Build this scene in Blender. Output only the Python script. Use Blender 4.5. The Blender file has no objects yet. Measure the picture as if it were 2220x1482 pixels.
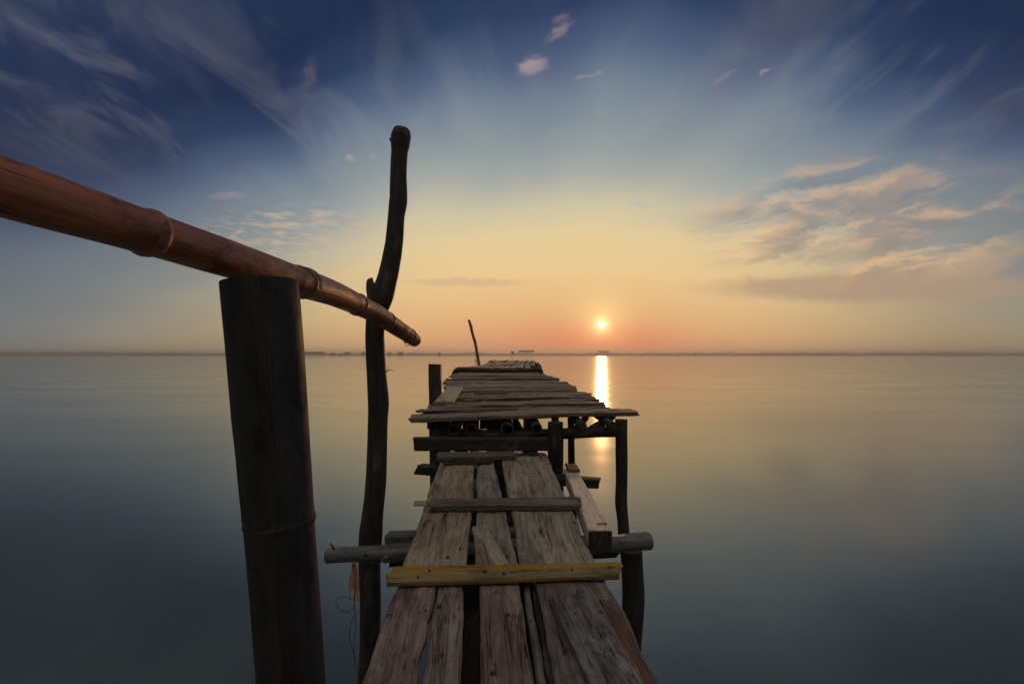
import bpy, math, random
from mathutils import Vector, noise as mnoise

random.seed(11)
scene = bpy.context.scene
col = scene.collection
PI = math.pi

# ------------------------------------------------------------------ camera
E = 1.90                      # eye height above the water
F = 1000.0                    # focal length in units of a 2220-wide frame
cam = bpy.data.cameras.new('camera')
cam.sensor_width = 36.0
cam.lens = 36.0 * F / 2220.0
cam.shift_y = 28.0 / 2220.0
cam.clip_start = 0.05
cam.clip_end = 6000.0
cam_o = bpy.data.objects.new('camera', cam)
cam_o.location = (0, 0, E)
cam_o.rotation_euler = (PI / 2, 0, 0)
col.objects.link(cam_o)
scene.camera = cam_o

# ------------------------------------------------------------------ node helper
class NT:
    def __init__(self, tree):
        self.t = tree; self.n = tree.nodes; self.l = tree.links
    def new(self, kind, **kw):
        nd = self.n.new(kind)
        for k, v in kw.items(): setattr(nd, k, v)
        return nd
    def put(self, sock, v):
        if hasattr(v, 'is_output') or hasattr(v, 'links'): self.l.new(v, sock)
        else: sock.default_value = v
    def m(self, op, a, b=None, c=None, clamp=False):
        nd = self.new('ShaderNodeMath', operation=op, use_clamp=clamp)
        for i, v in enumerate((a, b, c)):
            if v is not None: self.put(nd.inputs[i], v)
        return nd.outputs[0]
    def vec(self, x, y, z):
        nd = self.new('ShaderNodeCombineXYZ')
        for i, v in enumerate((x, y, z)): self.put(nd.inputs[i], v)
        return nd.outputs[0]
    def sep(self, v):
        nd = self.new('ShaderNodeSeparateXYZ'); self.put(nd.inputs[0], v)
        return nd.outputs
    def vm(self, op, a, b=None):
        nd = self.new('ShaderNodeVectorMath', operation=op)
        self.put(nd.inputs[0], a)
        if b is not None: self.put(nd.inputs[1], b)
        return nd.outputs['Value'] if op in ('DOT_PRODUCT', 'LENGTH', 'DISTANCE') else nd.outputs[0]
    def ss(self, v, lo, hi, a=0.0, b=1.0):
        nd = self.new('ShaderNodeMapRange', interpolation_type='SMOOTHSTEP', clamp=True)
        for i, x in enumerate((v, lo, hi, a, b)): self.put(nd.inputs[i], x)
        return nd.outputs[0]
    def mix(self, f, a, b, mode='MIX'):
        nd = self.new('ShaderNodeMix', data_type='RGBA', blend_type=mode, clamp_factor=True)
        self.put(nd.inputs[0], f)
        for i, v in ((6, a), (7, b)):
            if isinstance(v, tuple) and len(v) == 3: v = (*v, 1)
            self.put(nd.inputs[i], v)
        return nd.outputs[2]
    def noise(self, v, scale=1.0, detail=4.0, rough=0.55, dist=0.0):
        nd = self.new('ShaderNodeTexNoise')
        self.put(nd.inputs['Vector'], v)
        nd.inputs['Scale'].default_value = scale; nd.inputs['Detail'].default_value = detail
        nd.inputs['Roughness'].default_value = rough; nd.inputs['Distortion'].default_value = dist
        return nd.outputs[0]
    def gauss2(self, u, v, cu, cv, su, sv):
        a = self.m('POWER', self.m('DIVIDE', self.m('SUBTRACT', u, cu), su), 2.0)
        b = self.m('POWER', self.m('DIVIDE', self.m('SUBTRACT', v, cv), sv), 2.0)
        return self.m('EXPONENT', self.m('MULTIPLY', self.m('ADD', a, b), -1.0))

def lin(r, g, b):
    f = lambda c: (c / 255 / 12.92) if c <= 10.3 else (((c / 255) + 0.055) / 1.055) ** 2.4
    return (f(r), f(g), f(b))

# ------------------------------------------------------------------ sky
SUN = Vector((0.194, 1.0, 0.0655)).normalized()
world = bpy.data.worlds.new('World')
scene.world = world
world.use_nodes = True
w = NT(world.node_tree)
w.n.clear()
out = w.new('ShaderNodeOutputWorld')
bg = w.new('ShaderNodeBackground')
w.l.new(bg.outputs[0], out.inputs[0])
D = w.vm('NORMALIZE', w.new('ShaderNodeTexCoord').outputs['Generated'])
dx, dy, dz = w.sep(D)
z = w.m('ABSOLUTE', dz)
hl = w.m('SQRT', w.m('ADD', w.m('ADD', w.m('MULTIPLY', dx, dx), w.m('MULTIPLY', dy, dy)), 1e-5))
AZ0 = 0.10
ca = w.m('DIVIDE', w.m('ADD', w.m('MULTIPLY', dx, math.sin(AZ0)), w.m('MULTIPLY', dy, math.cos(AZ0))), hl)
u = w.m('SUBTRACT', 1.0, ca)                       # 0 towards the sun, 2 away from it
uc = w.ss(u, -0.22, 0.55, -0.098, 0.39)
t = w.m('ADD', z, w.m('MAXIMUM', uc, 0.0))
# slow waviness of the thin high cloud
flow = w.vec(w.m('DIVIDE', dx, w.m('ADD', z, 0.14)), w.m('MULTIPLY', w.m('DIVIDE', dy, w.m('ADD', z, 0.14)), 0.30), 0.0)
wav = w.noise(flow, 1.1, 2, 0.5, 0.6)
t = w.m('ADD', t, w.m('MULTIPLY', w.m('SUBTRACT', wav, 0.5), w.ss(z, 0.05, 0.5, 0.02, 0.24)))
ramp = w.new('ShaderNodeValToRGB')
STOPS = [(0.0, (222, 160, 118)), (0.04, (232, 168, 120)), (0.10, (238, 187, 130)), (0.18, (240, 204, 146)),
         (0.25, (232, 206, 156)), (0.305, (208, 198, 166)), (0.355, (172, 174, 165)), (0.41, (142, 154, 157)),
         (0.47, (116, 131, 146)), (0.525, (78, 96, 125)), (0.58, (43, 62, 95)), (0.65, (29, 46, 78)), (0.82, (34, 51, 82)), (1.0, (44, 58, 88))]
cr = ramp.color_ramp
for i, (p, c) in enumerate(STOPS):
    e = cr.elements[i] if i < 2 else cr.elements.new(p)
    e.position = p; e.color = (*lin(*c), 1)
w.l.new(t, ramp.inputs[0])
sky = ramp.outputs[0]
# the horizon dims away from the sun
dim = w.m('MULTIPLY', w.ss(u, 0.0, 0.24), w.ss(z, 0.0, 0.45, 0.60, 0.0))
sky = w.mix(dim, sky, (0.10, 0.095, 0.10))
# unseen sky overhead and behind: brightness added to light the deck, dim low down
qf = w.m('MULTIPLY', ca, hl)
sky = w.mix(w.ss(qf, 0.50, -0.25), sky, w.mix(w.ss(z, 0.25, 1.0), lin(42, 46, 54), lin(208, 198, 181)))
# long streaks of high cloud fanning from the sunset
st = w.noise(w.vec(w.m('MULTIPLY', w.m('DIVIDE', dx, w.m('ADD', z, 0.25)), 1.5),
                   w.m('MULTIPLY', w.m('DIVIDE', dy, w.m('ADD', z, 0.25)), 0.55), 3.7), 1.9, 4, 0.55, 0.5)
stm = w.m('MULTIPLY', w.ss(st, 0.48, 0.72), w.ss(z, 0.20, 0.45, 0.0, 0.16))
sky = w.mix(stm, sky, lin(152, 150, 154))
st2 = w.noise(w.vec(w.m('DIVIDE', dx, w.m('ADD', z, 0.20)), w.m('MULTIPLY', w.m('DIVIDE', dy, w.m('ADD', z, 0.20)), 0.45), 9.1), 5.5, 4, 0.6, 0.7)
sky = w.mix(w.m('MULTIPLY', w.ss(st2, 0.46, 0.72), w.m('MULTIPLY', w.ss(z, 0.22, 0.40, 0.0, 0.16), w.ss(z, 0.62, 0.40, 0.15, 1.0))), sky, lin(172, 170, 167))
# front-facing coordinates for single clouds
yy = w.m('MAXIMUM', dy, 0.05)
gu = w.m('DIVIDE', dx, yy); gv = w.m('DIVIDE', z, yy)
front = w.ss(dy, 0.1, 0.3)
wn = w.noise(w.vec(w.m('MULTIPLY', gu, 9.0), w.m('MULTIPLY', gv, 16.0), 0.0), 1.0, 2, 0.6)
wn2 = w.noise(w.vec(w.m('MULTIPLY', gu, 30.0), w.m('MULTIPLY', gv, 55.0), 5.0), 1.0, 3, 0.65)
wu = w.m('ADD', w.m('ADD', gu, w.m('MULTIPLY', w.m('SUBTRACT', wn, 0.5), 0.07)), w.m('MULTIPLY', w.m('SUBTRACT', wn2, 0.5), 0.035))
wv = w.m('ADD', gv, w.m('MULTIPLY', w.m('SUBTRACT', wn2, 0.5), -0.022))
# cloud bank to the right: slanting grey bands with peach lit edges
bk = w.gauss2(gu, gv, 0.76, 0.27, 0.36, 0.15)
bnv = w.vec(w.m('ADD', w.m('MULTIPLY', wu, 5.0), w.m('MULTIPLY', wv, -2.5)), w.m('ADD', w.m('MULTIPLY', wv, 17.0), w.m('MULTIPLY', wu, -2.6)), 1.3)
bn = w.noise(bnv, 1.0, 4, 0.55, 0.5)
bnp = w.noise(w.vm('ADD', bnv, (0.10, -0.42, 0.0)), 1.0, 3, 0.55, 0.5)
fk = w.m('MULTIPLY', bk, front)
peach = w.m('MULTIPLY', w.ss(w.m('ADD', bnp, w.m('MULTIPLY', bk, 0.10)), 0.50, 0.74, 0.0, 0.62), w.ss(fk, 0.1, 0.75))
sky = w.mix(peach, sky, lin(242, 192, 142))
grey = w.m('MULTIPLY', w.ss(w.m('ADD', bn, w.m('MULTIPLY', bk, 0.10)), 0.48, 0.72, 0.0, 0.75), w.ss(fk, 0.1, 0.8))
sky = w.mix(grey, sky, w.mix(w.ss(gv, 0.12, 0.38), lin(160, 142, 124), lin(116, 127, 138)))
# low grey band on the right and thin bars over the left horizon
lb = w.m('MULTIPLY', w.gauss2(wu, wv, 0.80, 0.145, 0.42, 0.035), front)
sky = w.mix(w.ss(lb, 0.25, 0.75, 0.0, 0.75), sky, lin(176, 150, 126))
lb2 = w.m('MULTIPLY', w.gauss2(wu, wv, -0.10, 0.157, 0.17, 0.012), front)
sky = w.mix(w.ss(lb2, 0.3, 0.9, 0.0, 0.42), sky, lin(190, 168, 138))
# mackerel flecks on the left
fl = w.m('MULTIPLY', w.gauss2(gu, gv, -0.46, 0.265, 0.17, 0.05), front)
fn = w.noise(w.vec(w.m('ADD', w.m('MULTIPLY', gu, 22.0), w.m('MULTIPLY', gv, 22.0)), w.m('MULTIPLY', gv, 80.0), 0.0), 1.0, 3, 0.5, 0.4)
sky = w.mix(w.m('MULTIPLY', w.ss(fn, 0.44, 0.68, 0.0, 0.62), w.ss(fl, 0.05, 0.6)), sky, lin(205, 182, 160))
# single puffs (u, v, width, height, slant, opacity)
for cu, cv, su, sv, sl, op in ((0.045, 0.626, 0.030, 0.019, 0.2, 0.75), (0.105, 0.700, 0.034, 0.012, 0.55, 0.42), (0.112, 0.73, 0.02, 0.012, 0.3, 0.25),
                               (0.165, 0.606, 0.030, 0.006, 0.30, 0.35), (0.553, 0.612, 0.014, 0.007, 0.5, 0.45), (0.46, 0.60, 0.03, 0.008, 0.6, 0.22),
                               (-0.353, 0.426, 0.012, 0.009, 0.0, 0.5), (-0.30, 0.428, 0.011, 0.008, 0.0, 0.22), (-0.515, 0.297, 0.013, 0.006, 0.0, 0.55),
                               (0.28, 0.326, 0.022, 0.008, -0.1, 0.55), (-0.62, 0.345, 0.05, 0.008, 0.0, 0.3), (-0.44, 0.61, 0.02, 0.03, 0.6, 0.12)):
    vv = w.m('SUBTRACT', wv, w.m('MULTIPLY', w.m('SUBTRACT', wu, cu), sl))
    g = w.m('MULTIPLY', w.gauss2(wu, vv, cu, cv, su, sv), front)
    sky = w.mix(w.m('MULTIPLY', w.ss(g, 0.05, 0.95, 0.0, op * 0.75), w.ss(wn2, 0.25, 0.6, 0.5, 1.0)), sky, lin(196, 172, 166))
# glow round the sun
cs = w.vm('DOT_PRODUCT', D, tuple(SUN))
th2 = w.m('MULTIPLY', w.m('SUBTRACT', 1.0, cs), 2.0)
org = w.m('MULTIPLY', w.gauss2(gu, gv, 0.19, 0.018, 0.17, 0.048), front)
sky = w.mix(w.m('MULTIPLY', org, 0.85), sky, lin(243, 136, 94))
def halo(s, amp):
    return w.m('MULTIPLY', w.m('EXPONENT', w.m('MULTIPLY', th2, -1.0 / (s * s))), amp)
def add(a, fac, c):
    return w.mix(1.0, a, w.mix(fac, (0, 0, 0), c), 'ADD')
sky = add(sky, halo(0.055, 0.30), (1.0, 0.75, 0.22))
sky = add(sky, halo(0.018, 0.75), (1.0, 0.85, 0.35))
disc = w.ss(th2, 0.0072 ** 2, 0.0045 ** 2)
sky = add(sky, disc, (5.0, 4.3, 2.2))
w.l.new(sky, bg.inputs[0])
bg.inputs[1].default_value = 1.0
world.cycles.sampling_method = 'MANUAL'
world.cycles.sample_map_resolution = 512

# ------------------------------------------------------------------ sun
sl = bpy.data.lights.new('sun', 'SUN')
sl.energy = 0.4
sl.angle = math.radians(0.6)
sl.color = (1.0, 0.47, 0.17)
so = bpy.data.objects.new('sun', sl)
so.rotation_euler = (-SUN).to_track_quat('-Z', 'Y').to_euler()
so.location = (8, 40, 12)
col.objects.link(so)

scene.view_settings.view_transform = 'Standard'
scene.view_settings.look = 'None'
scene.view_settings.exposure = 0.0
scene.view_settings.gamma = 1.0
scene.render.engine = 'CYCLES'
scene.cycles.use_denoising = True
scene.cycles.max_bounces = 4
scene.cycles.volume_bounces = 1

# ------------------------------------------------------------------ materials
def new_mat(name):
    m = bpy.data.materials.new(name); m.use_nodes = True
    k = NT(m.node_tree)
    return m, k, m.node_tree.nodes['Principled BSDF']

def wood(name, light, dark, stain, rough=0.75, bump=0.5, crack=0.5, patch=0.5, worm=0.25, fine=1.0, speck=0.55, lichen=0.3, damp=0.55):
    """weathered timber; grain follows the mesh's own 'grain' attribute (length, across, up)"""
    m, k, b = new_mat(name)
    at = k.new('ShaderNodeAttribute'); at.attribute_name = 'grain'
    oi = k.new('ShaderNodeObjectInfo')
    rnd = oi.outputs['Random']
    off = k.vec(k.m('MULTIPLY', rnd, 61.0), k.m('MULTIPLY', rnd, 23.0), k.m('MULTIPLY', rnd, 37.0))
    g = k.vm('ADD', at.outputs['Vector'], off)
    sc = lambda x, y, zz: k.vm('MULTIPLY', g, (x, y, zz))
    n1 = k.noise(sc(2.6, 34, 34), 1.0, 6, 0.65, 0.5)          # broad grain
    n2 = k.noise(sc(7, 150, 150), 1.0, 3, 0.6, 0.3)          # fine fibres
    n3 = k.noise(sc(3.2, 7, 7), 1.0, 5, 0.6, 0.4)            # patches
    n4 = k.noise(sc(1.1, 17, 17), 1.0, 4, 0.65, 1.2)         # cracks
    n6 = k.noise(sc(5, 13, 13), 1.0, 6, 0.7, 0.3)            # pale weathering
    n5 = k.noise(sc(22, 60, 60), 1.0, 5, 0.75, 0.2)           # speckle
    c = k.mix(k.ss(n1, 0.22, 0.80), dark, light)
    c = k.mix(k.m('MULTIPLY', k.ss(n3, 0.42, 0.66), patch), c, stain)
    n8 = k.noise(sc(1.7, 6.5, 6.5), 1.0, 5, 0.62, 0.9)       # dark damp stains
    c = k.mix(k.m('MULTIPLY', k.ss(n8, 0.50, 0.66), damp), c, tuple(x * 0.55 for x in dark))
    c = k.mix(k.m('MULTIPLY', k.ss(n6, 0.52, 0.72), lichen), c, k.mix(0.6, light, (0.55, 0.53, 0.50)))
    c = k.mix(k.m('MULTIPLY', k.ss(n2, 0.40, 0.78), 0.28 * fine), c, k.mix(0.5, light, (0.5, 0.48, 0.45)))
    c = k.mix(k.m('MULTIPLY', k.ss(n5, 0.50, 0.70), speck), c, k.mix(0.35, dark, (0.01, 0.01, 0.01)))
    cr_ = k.ss(k.m('ABSOLUTE', k.m('SUBTRACT', n4, 0.5)), 0.0, 0.018, 1.0, 0.0)
    crk = k.m('MULTIPLY', cr_, k.ss(n3, 0.42, 0.6))
    c = k.mix(k.m('MULTIPLY', crk, crack), c, (0.012, 0.010, 0.009))
    vo = k.new('ShaderNodeTexVoronoi'); k.l.new(sc(4.2, 7.0, 7.0), vo.inputs['Vector']); vo.inputs['Scale'].default_value = 1.0
    hole = k.ss(vo.outputs['Distance'], 0.030, 0.060, 1.0, 0.0)
    c = k.mix(k.m('MULTIPLY', hole, worm), c, (0.012, 0.009, 0.008))
    hsv = k.new('ShaderNodeHueSaturation')
    k.l.new(c, hsv.inputs['Color'])
    k.l.new(k.m('ADD', k.m('MULTIPLY', k.m('FRACT', k.m('MULTIPLY', rnd, 7.3)), 0.45), 0.78), hsv.inputs['Value'])
    k.l.new(k.m('ADD', k.m('MULTIPLY', k.m('FRACT', k.m('MULTIPLY', rnd, 3.1)), 0.4), 0.8), hsv.inputs['Saturation'])
    k.l.new(hsv.outputs[0], b.inputs['Base Color'])
    k.l.new(k.m('ADD', k.m('MULTIPLY', n5, 0.25), rough - 0.12), b.inputs['Roughness'])
    b.inputs['Specular IOR Level'].default_value = 0.35
    h = k.m('ADD', k.m('MULTIPLY', n1, 0.6), k.m('MULTIPLY', n2, 0.35))
    h = k.m('SUBTRACT', h, k.m('MULTIPLY', n5, 0.9 * speck))
    h = k.m('SUBTRACT', h, k.m('MULTIPLY', crk, 1.0 * crack))
    h = k.m('SUBTRACT', h, k.m('MULTIPLY', hole, worm))
    bp = k.new('ShaderNodeBump'); bp.inputs['Strength'].default_value = bump; bp.inputs['Distance'].default_value = 0.006
    k.l.new(h, bp.inputs['Height']); k.l.new(bp.outputs[0], b.inputs['Normal'])
    return m

M = {}
M['walk'] = wood('weathered_walkway_wood', (0.53, 0.44, 0.315), (0.12, 0.088, 0.060), (0.21, 0.145, 0.098), 0.66, 0.8, 0.9, 0.62, 0.8)
M['walk_red'] = wood('reddish_walkway_wood', (0.36, 0.265, 0.225), (0.070, 0.044, 0.037), (0.135, 0.066, 0.058), 0.66, 0.9, 0.9, 0.75, 0.8)
M['rough'] = wood('rough_split_wood', (0.33, 0.29, 0.27), (0.030, 0.023, 0.021), (0.060, 0.043, 0.040), 0.7, 1.0, 0.6, 0.75, 0.3, speck=1.0, lichen=0.6)
M['deck'] = wood('dark_deck_wood', (0.38, 0.27, 0.175), (0.075, 0.053, 0.036), (0.15, 0.11, 0.08), 0.6, 0.8, 0.6, 0.4, 0.2)
M['pale'] = wood('pale_board_wood', (0.66, 0.53, 0.35), (0.42, 0.32, 0.21), (0.52, 0.41, 0.29), 0.7, 0.3, 0.4, 0.3, 0.7)
M['yellow'] = wood('yellow_painted_wood', (0.47, 0.305, 0.055), (0.28, 0.17, 0.033), (0.27, 0.14, 0.05), 0.65, 0.5, 0.8, 0.6, 0.4, 0.0, speck=0.5, lichen=0.0, damp=0.35)
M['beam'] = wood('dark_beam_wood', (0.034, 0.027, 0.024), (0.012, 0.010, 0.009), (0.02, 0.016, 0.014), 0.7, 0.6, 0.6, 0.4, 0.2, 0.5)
M['pole'] = wood('dark_pole_wood', (0.060, 0.052, 0.047), (0.022, 0.019, 0.018), (0.04, 0.030, 0.026), 0.6, 0.5, 0.6, 0.5, 0.1, 0.5)
M['log'] = wood('grey_log_wood', (0.21, 0.235, 0.245), (0.055, 0.06, 0.064), (0.10, 0.108, 0.115), 0.55, 0.4, 0.8, 0.4, 0.3)
M['grey'] = wood('grey_timber_wood', (0.66, 0.60, 0.50), (0.36, 0.31, 0.26), (0.48, 0.35, 0.27), 0.65, 0.4, 0.6, 0.4, 0.8)
M['cleat'] = wood('worn_cleat_wood', (0.21, 0.175, 0.145), (0.07, 0.056, 0.048), (0.11, 0.09, 0.08), 0.7, 0.7, 0.8, 0.4, 0.2)
M['slat'] = wood('far_slat_wood', (0.44, 0.33, 0.22), (0.18, 0.13, 0.09), (0.28, 0.20, 0.14), 0.6, 0.4, 0.5, 0.4, 0.1)
M['rustwood'] = wood('rust_red_wood', (0.17, 0.085, 0.062), (0.08, 0.040, 0.032), (0.12, 0.065, 0.055), 0.7, 0.8, 0.6, 0.4, 0.1)

def bamboo(name, light, dark, rough):
    m, k, b = new_mat(name)
    at = k.new('ShaderNodeAttribute'); at.attribute_name = 'grain'
    g = at.outputs['Vector']
    n1 = k.noise(k.vm('MULTIPLY', g, (2.5, 22, 22)), 1.0, 5, 0.6, 0.5)
    n2 = k.noise(k.vm('MULTIPLY', g, (9, 16, 16)), 1.0, 5, 0.65, 0.6)
    n3 = k.noise(k.vm('MULTIPLY', g, (3, 190, 190)), 1.0, 2, 0.5)
    c = k.mix(k.ss(n1, 0.3, 0.7), dark, light)
    c = k.mix(k.m('MULTIPLY', k.ss(n2, 0.5, 0.68), 0.75), c, tuple(x * 0.45 for x in dark))
    c = k.mix(k.m('MULTIPLY', k.ss(n3, 0.4, 0.7), 0.18), c, light)
    n4 = k.noise(k.vm('MULTIPLY', g, (0.7, 30, 30)), 1.0, 3, 0.6, 0.3)
    c = k.mix(k.ss(k.m('ABSOLUTE', k.m('SUBTRACT', n4, 0.56)), 0.0, 0.016, 0.75, 0.0), c, tuple(x * 0.2 for x in dark))
    k.l.new(c, b.inputs['Base Color'])
    k.l.new(k.ss(n2, 0.35, 0.7, rough, rough + 0.3), b.inputs['Roughness'])
    bp = k.new('ShaderNodeBump'); bp.inputs['Strength'].default_value = 0.6; bp.inputs['Distance'].default_value = 0.005
    k.l.new(k.m('ADD', n2, k.m('MULTIPLY', n3, 0.4)), bp.inputs['Height']); k.l.new(bp.outputs[0], b.inputs['Normal'])
    return m
M['rail'] = bamboo('brown_bamboo', (0.46, 0.165, 0.085), (0.12, 0.046, 0.032), 0.36)
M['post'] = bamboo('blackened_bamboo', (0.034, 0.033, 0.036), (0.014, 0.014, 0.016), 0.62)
M['node'] = bamboo('dark_bamboo_node', (0.07, 0.05, 0.042), (0.03, 0.022, 0.02), 0.5)
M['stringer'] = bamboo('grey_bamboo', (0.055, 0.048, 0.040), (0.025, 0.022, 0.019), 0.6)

def plain(name, c, rough=0.7, metal=0.0, var=0.35):
    m, k, b = new_mat(name)
    tc = k.new('ShaderNodeTexCoord')
    n = k.noise(tc.outputs['Object'], 34.0, 4, 0.6)
    k.l.new(k.mix(k.m('MULTIPLY', n, var), c, tuple(x * 0.3 for x in c)), b.inputs['Base Color'])
    b.inputs['Roughness'].default_value = rough; b.inputs['Metallic'].default_value = metal
    return m
M['nail'] = plain('rusty_iron', (0.055, 0.035, 0.028), 0.6, 0.4)
M['orange'] = plain('orange_twine', (0.62, 0.24, 0.05), 0.8)
M['redcord'] = plain('red_cord', (0.33, 0.07, 0.045), 0.8)
M['wire'] = plain('black_wire', (0.02, 0.02, 0.02), 0.5)
M['twig'] = plain('dry_twig', (0.10, 0.075, 0.055), 0.8)
M['rubber'] = plain('old_rubber', (0.022, 0.022, 0.023), 0.6)
M['hull'] = plain('dark_hut_wood', (0.035, 0.03, 0.028), 0.8)
M['thatch'] = plain('dark_thatch', (0.04, 0.033, 0.028), 0.9)

m, k, b = new_mat('calm_sea_water'); M['water'] = m
tc = k.new('ShaderNodeTexCoord')
g = tc.outputs['Object']
n1 = k.noise(k.vm('MULTIPLY', g, (1.3, 4.5, 1.0)), 1.0, 3, 0.5)
n2 = k.noise(k.vm('MULTIPLY', g, (0.03, 0.06, 1.0)), 1.0, 3, 0.5)
k.l.new(k.mix(k.ss(n2, 0.35, 0.65), (0.066, 0.092, 0.060), (0.072, 0.098, 0.064)), b.inputs['Base Color'])
n3 = k.noise(k.vm('MULTIPLY', g, (0.10, 0.45, 1.0)), 1.0, 4, 0.6, 0.6)
k.l.new(k.ss(n3, 0.3, 0.7, 0.115, 0.165), b.inputs['Roughness'])
b.inputs['IOR'].default_value = 2.35
bp = k.new('ShaderNodeBump'); bp.inputs['Strength'].default_value = 0.06; bp.inputs['Distance'].default_value = 0.02
k.l.new(n1, bp.inputs['Height']); k.l.new(bp.outputs[0], b.inputs['Normal'])

m, k, b = new_mat('far_shore_scrub'); M['shore'] = m
tc = k.new('ShaderNodeTexCoord')
n = k.noise(k.vm('MULTIPLY', tc.outputs['Object'], (0.02, 0.02, 0.3)), 1.0, 5, 0.6)
k.l.new(k.mix(n, (0.12, 0.125, 0.09), (0.24, 0.22, 0.165)), b.inputs['Base Color'])
b.inputs['Roughness'].default_value = 0.95

m = bpy.data.materials.new('haze_air'); m.use_nodes = True; M['haze'] = m
k = NT(m.node_tree); k.n.clear()
o_ = k.new('ShaderNodeOutputMaterial'); pv = k.new('ShaderNodeVolumePrincipled')
pv.inputs['Color'].default_value = (0.95, 0.93, 0.90, 1)
pv.inputs['Density'].default_value = 0.0011
pv.inputs['Anisotropy'].default_value = 0.55
k.l.new(pv.outputs[0], o_.inputs['Volume'])

# ------------------------------------------------------------------ object helpers
def tag(o, label=None, cat=None, group=None, kind=None):
    if label: o['label'] = label
    if cat: o['category'] = cat
    if group: o['group'] = group
    if kind: o['kind'] = kind
    return o

def thing(name, loc, label, cat, group=None):
    o = bpy.data.objects.new(name, None)
    o.empty_display_size = 0.2
    o.location = loc
    col.objects.link(o)
    return tag(o, label, cat, group)

def wloc(o):
    v = Vector(o.location)
    while o.parent: o = o.parent; v = v + Vector(o.location)
    return v

def mesh(name, verts, faces, mat, parent=None, origin=None, grain=None, smooth=True, flat=()):
    org = Vector(origin) if origin is not None else Vector(verts[0])
    me = bpy.data.meshes.new(name)
    me.from_pydata([tuple(Vector(v) - org) for v in verts], [], faces)
    me.update()
    if grain is not None:
        a = me.attributes.new('grain', 'FLOAT_VECTOR', 'POINT')
        a.data.foreach_set('vector', [c for gv_ in grain for c in gv_])
    if smooth:
        me.polygons.foreach_set('use_smooth', [i not in flat for i in range(len(me.polygons))])
    me.materials.append(mat)
    o = bpy.data.objects.new(name, me)
    col.objects.link(o)
    if parent is not None:
        o.parent = parent
        o.location = org - wloc(parent)
    else:
        o.location = org
    return o

def nz(x, y, zz): return mnoise.noise(Vector((x, y, zz)))

def rings_to_mesh(rings, cap0=True, cap1=True):
    n = len(rings[0]); V = [p for r in rings for p in r]; Fc = []
    for i in range(len(rings) - 1):
        for j in range(n):
            a = i * n + j; b_ = i * n + (j + 1) % n
            Fc.append((a, a + n, b_ + n, b_))
    flat = []
    if cap0: flat.append(len(Fc)); Fc.append(tuple(range(n)))
    if cap1: flat.append(len(Fc)); Fc.append(tuple(reversed(range((len(rings) - 1) * n, len(rings) * n))))
    return V, Fc, flat

def plank(name, parent, A, B, wA, wB, th, mat, up=(0, 0, 1), n=14, edge=0.004, top=0.0018, jag=0.012, bow=0.0, seed=None, cut=(0, 0), label=None, edgef=None, mt=5, relief=0.0):
    """A, B: ends of the top face's centre line. Rounded-edge board with uneven edges and ragged ends."""
    A = Vector(A); B = Vector(B); up = Vector(up).normalized()
    L = (B - A).length; d = (B - A) / L
    side = d.cross(up).normalized(); upn = side.cross(d).normalized()
    s = random.uniform(0, 500) if seed is None else seed
    c = min(0.006, th * 0.3)
    rings, gr = [], []
    for i in range(n + 1):
        tt = i / n; x = tt * L
        hw = 0.5 * (wA + (wB - wA) * tt)
        eL = edge * (nz(x * 5, s, 0) + 0.6 * nz(x * 17, s, 3)); eR = edge * (nz(x * 5, s, 9) + 0.6 * nz(x * 17, s, 14))
        if edgef:
            a_, b__ = edgef(x / L); eL += a_; eR += b__
        l, r = -hw + eL, hw + eR
        prof = [(l, -th + c), (l, -c)] + [(l + c + (r - l - 2 * c) * q / (mt - 1), 0) for q in range(mt)] + [(r, -c), (r, -th + c), (r - c, -th), (l + c, -th)]
        ring = []
        for q, (a, b_) in enumerate(prof):
            dz_ = top * (nz(x * 3, a * 12, s + 20) + nz(x * 9, a * 40, s + 27)) + bow * (4 * tt * (1 - tt))
            if relief and b_ > -th * 0.5:
                wob = 0.012 * nz(x * 2.3, a * 6, s + 70)
                gv1 = nz(x * 2.2, (a + wob) * 55, s + 80); gv2 = nz(x * 5, (a + wob) * 130, s + 90)
                pit = max(0.0, nz(x * 16, a * 45, s + 95) - 0.25)
                split = max(0.0, 1 - abs(nz(x * 0.9, (a + wob) * 16, s + 99)) / 0.035) * max(0.0, min(1.0, 4 * nz(x * 1.6, a * 9, s + 33)))
                dz_ += relief * (-abs(gv1) * 1.0 + 0.4 * gv2 - 2.2 * pit - 3.2 * split)
            xx = x
            if i in (0, n):
                sk = cut[0] if i == 0 else cut[1]
                xx += jag * (nz(a * 14, b_ * 14, s + (50 if i else 40)) + 0.7 * nz(a * 50, b_ * 20, s + 60)) + sk * a
            ring.append(A + d * xx + side * a + upn * (b_ + dz_)); gr.append((xx, a, b_))
        rings.append(ring)
    V, Fc, flat = rings_to_mesh(rings)
    o = mesh(name, V, Fc, mat, parent, A, gr, True, flat)
    try:
        o.data.set_sharp_from_angle(angle=math.radians(32))
    except Exception: pass
    if label: o['label'] = label
    return o

def catmull(P, per):
    P = [Vector(p) for p in P]
    out_ = []
    for i in range(len(P) - 1):
        p0 = P[max(i - 1, 0)]; p1 = P[i]; p2 = P[i + 1]; p3 = P[min(i + 2, len(P) - 1)]
        for j in range(per):
            t_ = j / per
            out_.append(0.5 * ((2 * p1) + (p2 - p0) * t_ + (2 * p0 - 5 * p1 + 4 * p2 - p3) * t_ ** 2 + (3 * p1 - p0 - 3 * p2 + p3) * t_ ** 3))
    out_.append(P[-1].copy())
    return out_

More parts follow.
